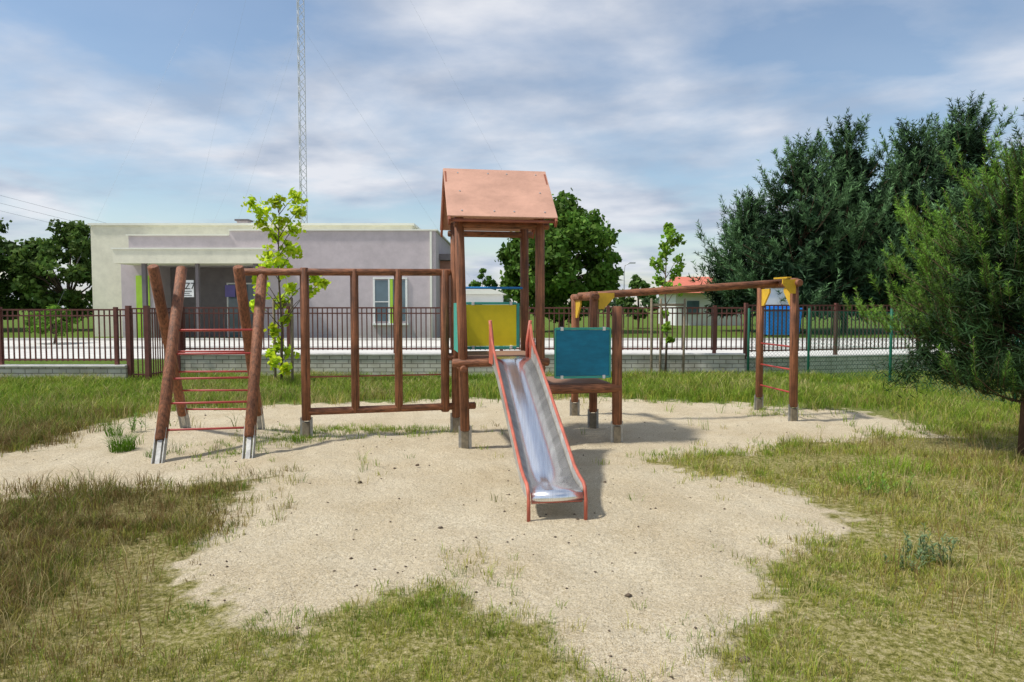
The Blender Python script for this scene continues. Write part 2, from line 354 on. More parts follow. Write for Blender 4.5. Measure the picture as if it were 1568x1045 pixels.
V,C=grass_blades(x,y,np.full(n,.25),4,np.full(n,.05),np.full(n,.0035),pal(dict(g=.1*z1,lg=.1*z1,y=.3*z1,st=.8*z1,br=1.1*z1,ol=.2*z1))); Vs.append(V);Cs.append(C)
px=np.concatenate([RNG.normal(-1.9,.75,300),RNG.normal(-3.2,.3,90),RNG.normal(4.0,.25,60),RNG.normal(-2.7,.25,60),RNG.normal(2.2,.5,90)]); py=np.concatenate([RNG.normal(9.0,.18,300),RNG.normal(7.9,.4,90),RNG.normal(10.5,.3,60),RNG.normal(8.4,.12,60),RNG.normal(7.6,.1,90)])
n=len(px); z1=np.ones(n)
V,C=grass_blades(px,py,np.full(n,.07),8,np.full(n,.05),np.full(n,.005),pal(dict(g=.6*z1,lg=1.4*z1,y=.5*z1,st=.1*z1,br=.01*z1,ol=.1*z1))); Vs.append(V);Cs.append(C)
for (x,y,h,s,nb,c,wd) in ((-4.47,7.77,.20,.13,300,PAL['g'],.006),(-3.95,7.5,.08,.12,80,PAL['g'],.005),(-2.62,8.25,.1,.08,70,PAL['g'],.005),(-5.05,8.6,.2,.1,80,PAL['g'],.006),(-1.2,3.5,.05,.2,260,(.17,.27,.03),.0032),(-1.75,3.62,.04,.1,120,(.13,.24,.025),.003),(-.9,3.55,.045,.14,150,(.16,.26,.03),.003),(3.3,6.3,.12,.3,300,PAL['lg'],.006),(3.9,6.9,.13,.35,300,PAL['lg'],.006)):
    V,C=grass_blades(np.array([x]),np.array([y]),np.array([h]),nb,np.array([s]),np.array([wd]),np.array([c])); Vs.append(V);Cs.append(C)
fast('grass',np.concatenate(Vs),4,np.concatenate(Cs),M_grass)
def weed(name,x,y,h,ns,col,ll=.09,lw=.02,spread=.2):
    g=group(name); V=[];C=[];mb=MB()
    for s in range(ns):
        a=random.random()*6.28; rr=random.random()*spread; bx,by=x+rr*math.cos(a),y+rr*math.sin(a); hh=h*random.uniform(.5,1.1)
        tx,ty=bx+random.uniform(-.25,.25)*hh,by+random.uniform(-.25,.25)*hh
        mb.tube([(bx,by,-.01),((bx+tx)/2,(by+ty)/2,hh*.55),(tx,ty,hh)],[.003,.0025,.0015],5)
        for q in range(int(20*hh/.3)+8):
            t=random.uniform(.1,1); p=np.array([bx+(tx-bx)*t,by+(ty-by)*t,hh*t]); az=random.random()*6.28; el=random.uniform(.1,1.0)
            d=np.array([math.cos(az)*math.cos(el),math.sin(az)*math.cos(el),math.sin(el)]); sd=np.array([-math.sin(az),math.cos(az),0]); l=ll*random.uniform(.6,1.2)*(1.2-t*.6)
            V+= [p,p+d*l*.5+sd*lw/2,p+d*l,p+d*l*.5-sd*lw/2]; cc=np.array(col)*random.uniform(.7,1.3); C+=[cc]*4
    mb.obj('stems',M_leafstem,g); fast('leaves',np.array(V),4,np.array(C),M_leaf,g)
weed('thistle_weed',2.70,4.35,.20,15,(.19,.27,.13),.06,.013,.16)
weed('thistle_weed',2.45,4.2,.12,7,(.18,.26,.12),.05,.012,.1)
weed('leafy_weed',3.25,5.9,.2,9,(.20,.34,.05),.07,.014)
weed('leafy_weed',-5.0,8.9,.22,7,(.16,.28,.05),.07,.014)

# ------------------------------------------------------------------ playground
yaw=math.radians(9.5); ca_,sa_=math.cos(yaw),math.sin(yaw); PX,PY=-.57,7.94
def T(x,y,z): return (PX+ca_*x-sa_*y, PY+sa_*x+ca_*y, z)
R=.056
def postfeet(grp,pts,h=.26):
    a=MB();c=MB()
    for (x,y) in pts:
        for s in (-1,1):
            a.seg((x+s*.052*ca_,y+s*.052*sa_,-.06),(x+s*.052*ca_,y+s*.052*sa_,h+.06),.008,.05,up=(ca_,sa_,0))
        c.box(x-.042,x+.042,y-.042,y+.042,-.06,h)
    a.obj('steel_straps',M_galv,grp); c.obj('foot_blocks',M_conc,grp,.004)

G=group('playground_tower')
mb=MB(); W_,DP=.92,1.0
corners=[T(0,0,0),T(W_,0,0),T(0,DP,0),T(W_,DP,0)]
mb.cyl((corners[0][0]+.02,corners[0][1],.20),(corners[0][0]-.045,corners[0][1],2.74),R,n=20)
for c in corners[1:]: mb.cyl((c[0],c[1],.20),(c[0]-.01,c[1],2.74),R,n=20)
mb.obj('posts',M_woodv,G)
postfeet(G,[(corners[0][0]+.02,corners[0][1])]+[(c[0],c[1]) for c in corners[1:]],.2)
mb=MB(T)
mb.cyl((-.13,-.02,1.0),(W_+.1,-.02,1.0),.05); mb.cyl((-.13,DP+.0,1.0),(W_+.1,DP+.0,1.0),.05)
mb.cyl((.0,-.1,.93),(.0,DP+.1,.93),.045); mb.cyl((W_,-.1,.93),(W_,DP+.1,.93),.045)
mb.cyl((-.1,0,2.60),(W_+.1,0,2.60),.04); mb.cyl((-.1,DP,2.60),(W_+.1,DP,2.60),.04)
mb.obj('log_beams',M_woodx,G)
mb=MB(T)
for k in range(8): mb.box(.03,W_-.03,.06+k*.115,.06+k*.115+.108,1.045,1.075)
mb.obj('deck',M_deck,G,.003)
x0,x1=-.19,1.08
ye,yr,ze,zr,th=-.19,.5,2.66,3.32,.022
def slab(mb,ya,za,yb,zb,x0,x1,th):
    dy,dz=yb-ya,zb-za; l=math.hypot(dy,dz); ny_,nz_=-dz/l,dy/l
    if nz_<0: ny_,nz_=-ny_,-nz_
    i=len(mb.v)
    for off in (0,th):
        for (x,y,z) in ((x0,ya,za),(x1,ya,za),(x1,yb,zb),(x0,yb,zb)): mb.v.append(mb.P((x,y+ny_*off,z+nz_*off)))
    for f in ((0,3,2,1),(4,5,6,7),(0,1,5,4),(1,2,6,5),(2,3,7,6),(3,0,4,7)): mb.f.append(tuple(i+k for k in f)); mb.sm.append(False)
mb=MB(T)
slab(mb,ye,ze,yr-.003,zr,x0,x1,th); slab(mb,1.17,ze,yr+.003,zr,x0,x1,th)
mb.obj('roof_boards',M_roof,G,.004)
mb=MB(T)
for xx in (x0+.01,x1-.035):
    slab(mb,ye+.01,ze-.092,yr-.003,zr-.092,xx,xx+.025,.09); slab(mb,1.16,ze-.092,yr+.003,zr-.092,xx,xx+.025,.09)
slab(mb,ye+.002,ze-.05,ye+.03,ze-.024,x0+.04,x1-.04,.02)
mb.obj('roof_gable_boards',M_roofd,G,.003)
mb=MB(T)
for xx in (-.02,.35,.58,.94):
    for t in (.1,.5,.9):
        y=ye+(yr-ye)*t; z=ze+(zr-ze)*t
        if t==.5 and xx in(.35,.58): continue
        n_=Vector((0,-.69,.723)); mb.cyl((xx,y+n_.y*th,z+n_.z*th),(xx,y+n_.y*(th+.008),z+n_.z*(th+.008)),.011,n=10,ch=.003)
mb.obj('roof_screws',M_screw,G)
mb=MB(T); mb.box(.13,.79,DP-.085,DP-.067,1.14,1.68); mb.obj('yellow_panel',M_yellow,G,.003)
mb=MB(T)
mb.box(.085,.128,DP-.09,DP-.062,1.12,1.70); mb.box(.792,.83,DP-.09,DP-.062,1.12,1.70); mb.box(.13,.79,DP-.092,DP-.06,1.10,1.137); mb.box(.13,.79,DP-.092,DP-.06,1.683,1.715)
mb.box(-.035,-.012,.10,.9,1.10,1.70)
mb.obj('teal_panels',M_teal,G,.003)
mb=MB(T)
for xx in (.2,.7):
    for zz in (1.125,1.695): mb.box(xx,xx+.035,DP-.102,DP-.05,zz-.022,zz+.022)
mb.box(-.045,-.002,.12,.16,1.3,1.35); mb.box(-.045,-.002,.12,.16,1.1,1.14)
mb.obj('panel_clips',M_white,G,.004)
mb=MB(T); mb.cyl((0,DP-.03,1.90),(W_,DP-.03,1.90),.016,n=10,ch=.002); mb.obj('blue_hand_rail',M_bluerod,G)

# --- slide
G=group('playground_slide')
sy=math.radians(8.6); cs,ss=math.cos(sy),math.sin(sy); LX,LY=.345,5.22
def TS(x,y,z): return (LX+cs*x-ss*y, LY+ss*x+cs*y, z)
prof=[(-.015,.135),(-.03,.175),(-.01,.215),(.05,.23),(.20,.235),(.32,.255),(.44,.30),(.7,.42),(1.3,.70),(1.9,.97),(2.12,1.055),(2.25,1.085),(2.52,1.09)]
hw=.205
mb=MB(TS)
for i in range(len(prof)-1):
    a,b2=prof[i],prof[i+1]
    mb.poly([(-hw,a[0],a[1]),(hw,a[0],a[1]),(hw,b2[0],b2[1]),(-hw,b2[0],b2[1])],True)
o=mb.obj('steel_bed',M_steel,G)
import bmesh
def weld(o):
    bm=bmesh.new(); bm.from_mesh(o.data); bmesh.ops.remove_doubles(bm,verts=bm.verts,dist=1e-5); bm.to_mesh(o.data); bm.free()
    for p in o.data.polygons: p.use_smooth=True
weld(o); sd=o.modifiers.new('s','SOLIDIFY'); sd.thickness=.004; sd.offset=-1
rail=[(.0,.245),(.04,.275),(.20,.30),(.34,.34),(.46,.40),(.72,.53),(1.3,.81),(1.9,1.09),(2.15,1.20),(2.3,1.30),(2.40,1.43)]
mb=MB(TS)
sides=[(.03,.225,.262),(.20,.225,.29),(.34,.25,.33),(.46,.30,.39),(.72,.415,.52),(1.3,.69,.80),(1.9,.96,1.08),(2.15,1.05,1.19),(2.30,1.075,1.29)]
for s in (-1,1):
    for i in range(len(sides)-1):
        a,b2=sides[i],sides[i+1]
        for off in (0,.014):
            xx=s*(hw+.002+off)
            mb.poly([(xx,a[0],a[1]-.07),(xx,b2[0],b2[1]-.07),(xx+s*.014,b2[0],b2[2]),(xx+s*.014,a[0],a[2])],False)
mb.obj('steel_sides',M_galv,G)
mb=MB(TS)
for s in (-1,1):
    xx=s*(hw+.020)
    mb.tube([(xx,-.03,-.05),(xx,-.03,.16),(xx,-.02,.215)]+[(xx,y,z) for y,z in rail],.0145,12)
mb.obj('painted_rails',M_orange,G)
mb=MB(TS)
for s in (-1,1):
    xx=s*(hw+.022)
    for off in (-.009,.009):
        mb.poly([(xx+off,2.10,1.04),(xx+off,2.48,1.02),(xx+off,2.46,1.44),(xx+off,2.40,1.46),(xx+off,2.28,1.30),(xx+off,2.12,1.20)][::(1 if off*s<0 else -1)])
    mb.poly([(xx-.009,2.46,1.44),(xx+.009,2.46,1.44),(xx+.009,2.48,1.02),(xx-.009,2.48,1.02)])
    mb.poly([(xx-.009,2.28,1.30),(xx+.009,2.28,1.30),(xx+.009,2.40,1.46),(xx-.009,2.40,1.46)])
    mb.tube([(xx-s*.03,2.47,1.0),(xx-s*.03,2.47,1.25),(xx-s*.0,2.43,1.50)],.020,10)
mb.obj('entry_cheeks',M_orange,G)
mb=MB(TS); mb.cyl((-hw,-.01,.15),(hw,-.01,.15),.012,n=8); mb.cyl((-hw,1.3,.62),(hw,1.3,.62),.012,n=8)
mb.obj('cross_braces',M_orange,G)

# --- low platform
G=group('low_play_platform')
f1=T(W_+.95,0.02,0); f2=T(W_+.95,1.02,0); f3=T(W_+.95,2.0,0)
mb=MB(); mb.cyl((f1[0]+.01,f1[1],.22),(f1[0],f1[1],1.66),.062,n=20); mb.cyl((f2[0],f2[1],.22),(f2[0],f2[1],1.86),R,n=20); mb.cyl((f3[0],f3[1],.22),(f3[0],f3[1],1.84),R,n=20)
mb.obj('posts',M_woodv,G)
postfeet(G,[(f1[0]+.01,f1[1]),f2[:2],f3[:2]],.2)
mb=MB(T)
mb.cyl((W_-.02,.0,.67),(W_+1.0,.0,.67),.055); mb.cyl((W_-.02,1.0,.67),(W_+1.0,1.0,.67),.05); mb.cyl((W_+.95,.9,1.79),(W_+.95,2.12,1.79),.05)
mb.obj('log_beams',M_woodx,G)
mb=MB(T)
for k in range(8): mb.box(W_+.06,W_+.885,.065+k*.108,.065+k*.108+.10,.70,.728)
mb.obj('deck',M_deck,G,.003)
mb=MB(T); mb.box(W_+.07,W_+.87,.08,.12,.60,.698); mb.box(W_+.07,W_+.87,.8,.84,.60,.698); mb.obj('joists',M_darkwood,G)
mb=MB(T); mb.box(W_+.19,W_+.845,-.012,.006,.825,1.375); mb.obj('blue_panel',M_blue,G,.003)
mb=MB(T); mb.box(W_+.17,W_+.187,-.018,.012,.80,1.40); mb.box(W_+.848,W_+.866,-.018,.012,.80,1.40); mb.box(W_+.19,W_+.845,-.018,.012,.795,.822); mb.box(W_+.19,W_+.845,-.018,.012,1.378,1.405)
mb.obj('panel_frame',M_teal,G,.003)
mb=MB(T); mb.box(W_+.872,W_+.885,.07,.95,.80,1.38); mb.obj('yellow_side_panel',M_yellowo,G,.003)
mb=MB(T)
for xx in (W_+.24,W_+.76):
    for zz in (.81,1.39): mb.box(xx,xx+.035,-.03,.02,zz-.022,zz+.022)
mb.obj('panel_clips',M_white,G,.004)
def gusset(mb,p,d1,d2,l=.26,t=.012):
    p=Vector(p);d1=Vector(d1).normalized();d2=Vector(d2).normalized();n_=d1.cross(d2).normalized()*t
    pts=[p,p+d1*l,p+d1*l+d2*.06,p+d1*.07+d2*l,p+d2*l]
    i=len(mb.v)
    for s in (-1,1):
        for q in pts: mb.v.append(tuple(q+n_*s))
    m_=len(pts); mb.f.append(tuple(i+k for k in range(m_)));mb.f.append(tuple(i+m_+k for k in range(m_))[::-1]);mb.sm+= [False]*2
    for k in range(m_): mb.f.append((i+k,i+m_+k,i+m_+(k+1)%m_,i+(k+1)%m_)); mb.sm.append(False)
ux=Vector((ca_,sa_,0)); uy=Vector((-sa_,ca_,0)); dn=Vector((0,0,-1))
mb=MB()
gusset(mb,Vector((f3[0],f3[1],1.75))-uy*.07,-uy,dn,.26)
gusset(mb,Vector((f2[0],f2[1],1.84))+ux*.06-uy*.02,ux,dn,.22)
mb.obj('yellow_brackets',M_yellowo,G)

G=group('overhead_beam_ladder_frame')
e1=(4.03,9.72); e2=(3.94-.02,10.78)
mb=MB(); mb.cyl((e1[0],e1[1],.22),(e1[0]-.02,e1[1],2.06),.058,n=20); mb.cyl((e2[0],e2[1],.22),(e2[0],e2[1],2.02),.056,n=20); mb.obj('posts',M_woodv,G)
postfeet(G,[e1,e2],.2)
mb=MB(); mb.cyl((e1[0]+.01,e1[1]-.12,1.99),(e2[0]-.01,e2[1]+.12,1.99),.052); mb.cyl((.93,9.68,1.80),(4.08,10.2,2.015),.052); mb.obj('log_beams',M_woodx,G)
mb=MB()
for z in (.42,.75,1.08): mb.cyl((e1[0],e1[1],z),(e2[0],e2[1],z),.013,n=8,ch=.002)
mb.obj('rungs',M_red,G)
mb=MB(); gusset(mb,Vector((e1[0]-.01,e1[1],1.93))+Vector((0,.07,0)),(-.08,1,0),dn,.26); gusset(mb,Vector((e2[0],e2[1],1.93))-Vector((0,.07,0)),(.08,-1,0),dn,.26)
gusset(mb,(4.06,10.15,2.08),(-1,-.17,-.05),(0,-1,0),.2); gusset(mb,(4.0,9.66,2.04),-ux,dn,.2)
mb.obj('yellow_brackets',M_yellowo,G)

G=group('climbing_pole_frame')
PL=[(-2.596,8.56),(-2.0,8.68),(-1.463,8.785),(-.875,8.90)]
mb=MB()
mb.cyl((*PL[0],.22),(*PL[0],2.14),.056,n=20)
for p in PL[1:3]: mb.cyl((*p,.30),(*p,2.13),.052,n=20)
mb.cyl((*PL[3],.28),(*PL[3],2.13),.055,n=20)
mb.obj('posts',M_woodv,G)
postfeet(G,[PL[0]],.2)
mb=MB(); mb.cyl((-3.36,8.40,2.08),(-.80,8.92,2.10),.045); mb.cyl((-2.60,8.56,.33),(-.48,8.98,.35),.047); mb.obj('log_beams',M_woodx,G)
mb=MB()
for i in range(3): mb.cyl((*PL[i],.77),(*PL[i+1],.77),.010,n=8,ch=.002)
mb.obj('thin_rods',M_roofd,G)

G=group('a_frame_climbing_ladder')
def lerp(a,b,t): return tuple(a[i]+(b[i]-a[i])*t for i in range(3))
fl=((-3.77,7.20,0),(-4.055,8.42,2.13)); fr=((-2.88,7.38,0),(-3.10,8.52,2.13))
bl=((-4.43,9.2,0),(-4.20,8.02,2.13)); brr=((-3.42,9.2,0),(-3.25,8.14,2.13))
mb=MB()
for a,bb in (fl,fr,bl,brr): mb.cyl(lerp(a,bb,.10),lerp(a,bb,1.0),.062,n=20)
mb.obj('poles',M_woodv,G)
mb=MB()
for a,bb in (fl,fr,bl,brr):
    p0=lerp(a,bb,-.03);p1=lerp(a,bb,.155)
    for s in (-1,1):
        mb.seg((p0[0]+s*.055,p0[1],p0[2]),(p1[0]+s*.055,p1[1],p1[2]),.010,.055,up=(0,1,0))
    mb.seg(lerp(a,bb,-.03),lerp(a,bb,.098),.05,.04,up=(0,1,0))
mb.obj('steel_feet',M_galv,G)
mb=MB()
for z in (.31,.58,.84,1.11,1.38):
    t=z/2.13
    mb.cyl(lerp(*fl,t),lerp(*fr,t),.0125,n=8,ch=.002); mb.cyl(lerp(*bl,t-.01),lerp(*brr,t-.01),.0125,n=8,ch=.002)
mb.obj('red_rungs',M_red,G)

# ------------------------------------------------------------------ fences
def fence(name,p0,p1,zb,zt,post_sp=2.55,bar_sp=.118,wh=.54):
    g=group(name); p0=Vector((*p0,0));p1=Vector((*p1,0)); d=(p1-p0); Ln=d.length; d.normalize(); nrm=Vector((-d.y,d.x,0))
    mb=MB(); s=bar_sp/2
    while s<Ln:
        p=p0+d*s; mb.seg((p.x,p.y,zb+.06),(p.x,p.y,zt-.015),.024,.024,up=tuple(nrm)); s+=bar_sp
    mb.obj('bars',M_fence,g)
    mb=MB()
    for z,h in ((zt-.03,.035),(zt-.16,.03),(zb+.09,.035)):
        mb.seg(tuple(p0+Vector((0,0,z))),tuple(p1+Vector((0,0,z))),.034,h)
    mb.obj('rails',M_fence,g)
    mb=MB(); s=0
    while s<=Ln+.01:
        p=p0+d*s; mb.seg((p.x,p.y,wh-.05),(p.x,p.y,zt+.03),.075,.075,up=tuple(nrm)); s+=post_sp
    mb.obj('posts',M_fence,g)
    def wbox(mb,t,z0,z1):
        q=[p0-nrm*t,p1-nrm*t,p1+nrm*t,p0+nrm*t]; i=len(mb.v)
        for z in (z0,z1):
            for r_ in q: mb.v.append((r_.x,r_.y,z))
        for f in ((0,3,2,1),(4,5,6,7),(0,1,5,4),(1,2,6,5),(2,3,7,6),(3,0,4,7)): mb.f.append(tuple(i+k for k in f)); mb.sm.append(False)
    mb=MB(); wbox(mb,.12,-.2,wh-.04); mb.obj('brick_plinth',M_brick,g)
    mb=MB(); wbox(mb,.15,wh-.04,wh); mb.obj('plinth_coping',M_kerb,g,.006)
    return g
fence('picket_fence',(-24,15.0),(-8.45,15.0),.40,1.62,wh=.38)
fence('picket_fence',(-7.9,16.35),(5.55,16.35),.56,1.66)
fence('picket_fence',(5.65,16.5),(22,20.6),.50,1.72,wh=.45)
G=group('fence_gate'); mb=MB()
for x in (-8.42,-8.02): mb.box(x-.045,x+.045,14.95,15.05,-.1,1.68)
mb.box(-8.0,-7.9,16.2,16.45,-.1,1.7)
mb.obj('gate_posts',M_fence,G)
mb=MB()
for k in range(12):
    y=15.1+k*.1; mb.box(-8.02,-8.0,y,y+.02,.1,1.6)
for k in range(3): mb.box(-8.35+k*.1,-8.33+k*.1,14.99,15.01,.1,1.6)
for z in (.15,1.5,1.6): mb.box(-8.02,-7.99,15.05,16.2,z,z+.03); mb.box(-8.38,-8.06,14.985,15.015,z,z+.03)
mb.obj('gate_leaf',M_fence,G)
G=group('green_mesh_fence'); gp=[(5.62,16.2),(7.05,16.2),(7.67,13.8),(8.3,11.2),(8.95,8.6),(9.6,6.0)]
mb=MB()
for p in gp: mb.cyl((*p,-.1),(*p,1.62),.028,n=10,ch=.004)
mb.obj('posts',M_green,G)
mb=MB(); hh=1.5
for i in range(len(gp)-1):
    a=Vector((*gp[i],0));c=Vector((*gp[i+1],0)); Ln=(c-a).length; d=(c-a)/Ln
    for z in (.06,.8,1.54): mb.seg(tuple(a+Vector((0,0,z))),tuple(c+Vector((0,0,z))),.005,.005)
    s=-hh
    while s<Ln:
        for sg in (1,-1):
            s0,s1=s,s+hh; z0,z1=(.05,.05+hh) if sg>0 else (.05+hh,.05)
            t0=max(0,-s0)/hh; t1=min(1,(Ln-s0)/hh)
            if t1>t0:
                q0=a+d*(s0+hh*t0)+Vector((0,0,z0+(z1-z0)*t0)); q1=a+d*(s0+hh*t1)+Vector((0,0,z0+(z1-z0)*t1)); mb.seg(tuple(q0),tuple(q1),.0035,.0035)
        s+=.085
mb.obj('wire_mesh',M_green,G)

# ------------------------------------------------------------------ beyond fence
mb=MB(); mb.box(-90,90,21.5,26.5,-.1,.03); mb.obj('pavement',M_pave)
mb=MB(); mb.box(-90,90,26.52,26.7,-.1,.12); mb.box(-90,90,33.5,33.7,-.1,.12); mb.obj('kerb',M_kerb)
mb=MB(); mb.box(-90,90,26.72,33.48,-.1,.012); mb.obj('road',M_pave)

G=group('clinic_building')
def bx(name,m_,*bs,bev=0):
    mb=MB()
    for q in bs: mb.box(*q)
    return mb.obj(name,m_,G,bev)
bx('rear_block',M_cream,(-23.3,-5.5,38,50,-.1,6.15))
bx('rear_parapet',M_cap,(-23.4,-5.4,37.9,50.1,6.152,6.27))
bx('front_walls',M_mauve,(-20.6,-20.1,36.1,37.998,-.1,4.58),(-20.1,-18.8,36,37.997,-.1,5.38),(-18.8,-14.8,36,37.996,3.82,5.38),(-14.8,-13.2,36,37.995,3.82,5.64),(-13.2,-4.0,36,46,-.1,5.64))
bx('front_parapet',M_cap,(-20.2,-14.82,35.9,37.99,5.382,5.44),(-14.8,-3.9,35.9,46.1,5.642,5.71))
bx('canopy',M_cream,(-19.9,-12.3,34.2,35.995,3.83,4.52))
bx('canopy_cap',M_cap,(-19.95,-12.25,34.15,35.993,4.522,4.6))
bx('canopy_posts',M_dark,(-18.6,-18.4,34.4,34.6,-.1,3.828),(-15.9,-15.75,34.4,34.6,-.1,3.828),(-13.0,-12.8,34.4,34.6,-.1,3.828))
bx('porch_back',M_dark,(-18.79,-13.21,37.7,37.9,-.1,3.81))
bx('door',M_lime,(-19.75,-19.05,35.95,35.998,0,3.3))
bx('entrance_doors',M_glass,(-15.6,-14.2,37.62,37.698,0,2.9))
bx('entrance_door_frame',M_white,(-15.68,-15.6,37.6,37.697,0,2.98),(-14.2,-14.12,37.6,37.697,0,2.98),(-14.94,-14.86,37.6,37.66,0,2.9),(-15.6,-14.2,37.6,37.697,2.902,2.98))
bx('windows',M_glass,(-7.2,-6.5,35.94,35.998,.9,3.05),(-6.25,-5.6,35.94,35.998,.9,3.05))
bx('window_frames',M_white,(-7.3,-7.2,35.92,35.997,.8,3.12),(-6.5,-6.42,35.92,35.997,.8,3.12),(-5.6,-5.5,35.92,35.997,.8,3.12),(-7.3,-5.5,35.91,35.99,3.121,3.2),(-7.35,-5.45,35.8,35.99,.7,.798),(-7.2,-6.5,35.92,35.99,1.9,1.95))
bx('window_green_panel',M_lime,(-6.41,-6.26,35.92,35.997,.8,3.12))
bx('chimney',M_mauve,(-16.0,-15.4,40,40.6,6,6.65)); bx('chimney_cap',M_dark,(-16.1,-15.3,39.9,40.7,6.652,6.75))
bx('side_annex',mat('annex_brick',(.30,.16,.12),.9,.2,3),(-3.99,-3.4,38,44,-.1,4.2)); bx('annex_roof',M_dark,(-3.995,-3.15,37.5,44.5,4.22,4.55))
bx('downpipe',M_cap,(-4.3,-4.2,35.9,35.99,0,5.6))
bx('wall_sign',M_sign,(-16.85,-16.0,34.40,34.43,2.15,3.0)); bx('wall_sign_purple',M_purple,(-15.7,-15.15,37.45,37.5,2.2,2.85))
fc=D.curves.new('lettering','FONT'); fc.body='NZ7'; fc.size=.46; fc.extrude=.004; fo=D.objects.new('sign_lettering',fc); COL.objects.link(fo); fo.location=(-16.81,34.385,2.55); fo.rotation_euler=(math.radians(90),0,0); fc.materials.append(M_black); fo.parent=G
bx('sign_text_lines',M_black,(-16.75,-16.1,34.39,34.398,2.42,2.45),(-16.75,-16.2,34.39,34.398,2.32,2.35),(-16.75,-16.1,34.39,34.398,2.22,2.25))

G=group('lattice_mast'); mb=MB(); mx_,my_=-24.3,80
legs=[(mx_+.46*math.cos(a),my_+.46*math.sin(a)) for a in (.5,.5+2.094,.5+4.189)]
for l in legs: mb.cyl((*l,0),(*l,64),.042,n=6,cap=False)
for k in range(38):
    z=k*1.7
    for i in range(3):
        a=legs[i];c=legs[(i+1)%3]
        mb.cyl((*a,z),(*c,z+.85),.032,n=4,cap=False); mb.cyl((*c,z+.85),(*a,z+1.7),.032,n=4,cap=False)
mb.obj('lattice',M_mast,G)
mb=MB()
for z,rad in ((34,24),(60,36)):
    for a in (.35,2.44,4.54): mb.cyl((mx_,my_,z),(mx_+rad*math.cos(a),my_+rad*math.sin(a),0),.006,n=4,cap=False)
mb.obj('guy_wires',M_wire,G)
G=group('power_line'); mb=MB()
for k in range(3): mb.tube([(-60,52+k,16.5-k*.7),(-45,56+k,11.6-k*.7),(-34,60+k,8.6-k*.6),(-26,66+k,6-k*.5)],.010,5)
mb.obj('cables',M_cable,G)

G=group('white_kiosk'); mb=MB(); mb.box(-2.3,-.4,29.6,31.4,0,2.2); mb.obj('walls',M_whwall,G,.02)
mb=MB()
pts=[(-2.45+2.2*t,2.2+.28*math.sin(math.pi*t)) for t in np.linspace(0,1,9)]
for i in range(8): mb.poly([(pts[i][0],29.4,pts[i][1]),(pts[i+1][0],29.4,pts[i+1][1]),(pts[i+1][0],31.6,pts[i+1][1]),(pts[i][0],31.6,pts[i][1])][::-1])
mb.poly([(p[0],29.4,p[1]) for p in pts]); mb.poly([(p[0],31.6,p[1]) for p in pts][::-1]); mb.poly([(-2.45,29.4,2.199),(-2.45,31.6,2.199),(-.25,31.6,2.199),(-.25,29.4,2.199)])
mb.obj('curved_roof',M_cap,G)
mb=MB(); mb.box(-1.9,-1.3,29.55,29.597,1.0,1.8); mb.obj('window',M_glass,G)
G=group('recycling_container'); mb=MB()
mb.poly([(14.3,38,.1),(16.0,38,.1),(16.1,37.9,1.5),(14.2,37.9,1.5)]);mb.poly([(14.3,39.2,.1),(14.2,39.3,1.5),(16.1,39.3,1.5),(16.0,39.2,.1)]);mb.poly([(14.3,38,.1),(14.2,37.9,1.5),(14.2,39.3,1.5),(14.3,39.2,.1)]);mb.poly([(16.0,38,.1),(16.0,39.2,.1),(16.1,39.3,1.5),(16.1,37.9,1.5)])
mb.obj('body',M_bin,G); mb=MB(); mb.box(14.15,16.15,37.85,39.35,1.502,1.6); mb.box(14.5,15.8,37.98,39.2,1.602,1.75); mb.obj('lid',M_bin,G,.03)
mb=MB()
for x in (14.5,15.8):
    for y in (38.1,39.0): mb.cyl((x,y,0),(x+.05,y,0),.1)
mb.obj('wheels',M_black,G)
G=group('notice_board'); mb=MB(); mb.box(14.6,16.3,40,40.08,1.75,2.75); mb.obj('board',M_sign,G,.01); mb=MB(); mb.box(14.65,14.73,40.02,40.1,0,1.698); mb.box(16.17,16.25,40.02,40.1,0,1.698); mb.box(14.5,16.4,39.9,40.2,2.76,2.84); mb.obj('frame',M_dark,G)
G=group('red_roof_house'); mb=MB(); mb.box(14.6,20.6,61,68,0,3.0); mb.obj('walls',M_whwall,G)
mb=MB(); mb.poly([(14.0,60.2,2.9),(21.0,60.2,2.9),(20.0,64.5,4.5),(15.2,64.5,4.5)]); mb.poly([(21.0,68.8,2.9),(14.0,68.8,2.9),(15.2,64.5,4.5),(20.0,64.5,4.5)]); mb.poly([(14,60.2,2.9),(15.2,64.5,4.5),(14,68.8,2.9)]); mb.poly([(21,60.2,2.9),(21,68.8,2.9),(20,64.5,4.5)]); mb.obj('roof',M_tile,G)
mb=MB(); mb.box(15.6,16.7,60.95,60.998,1,2.2); mb.box(18.2,19.3,60.95,60.998,1,2.2); mb.obj('windows',M_glass,G)
G=group('street_lamp'); mb=MB(); mb.tube([(9.0,55,0),(9.0,55,4.2),(9.05,55,5.0),(9.5,55,5.2)],.05,8); mb.obj('pole',M_mast,G); mb=MB(); mb.box(9.4,9.9,54.9,55.1,5.14,5.24); mb.obj('lamp_head',M_mast,G,.02)

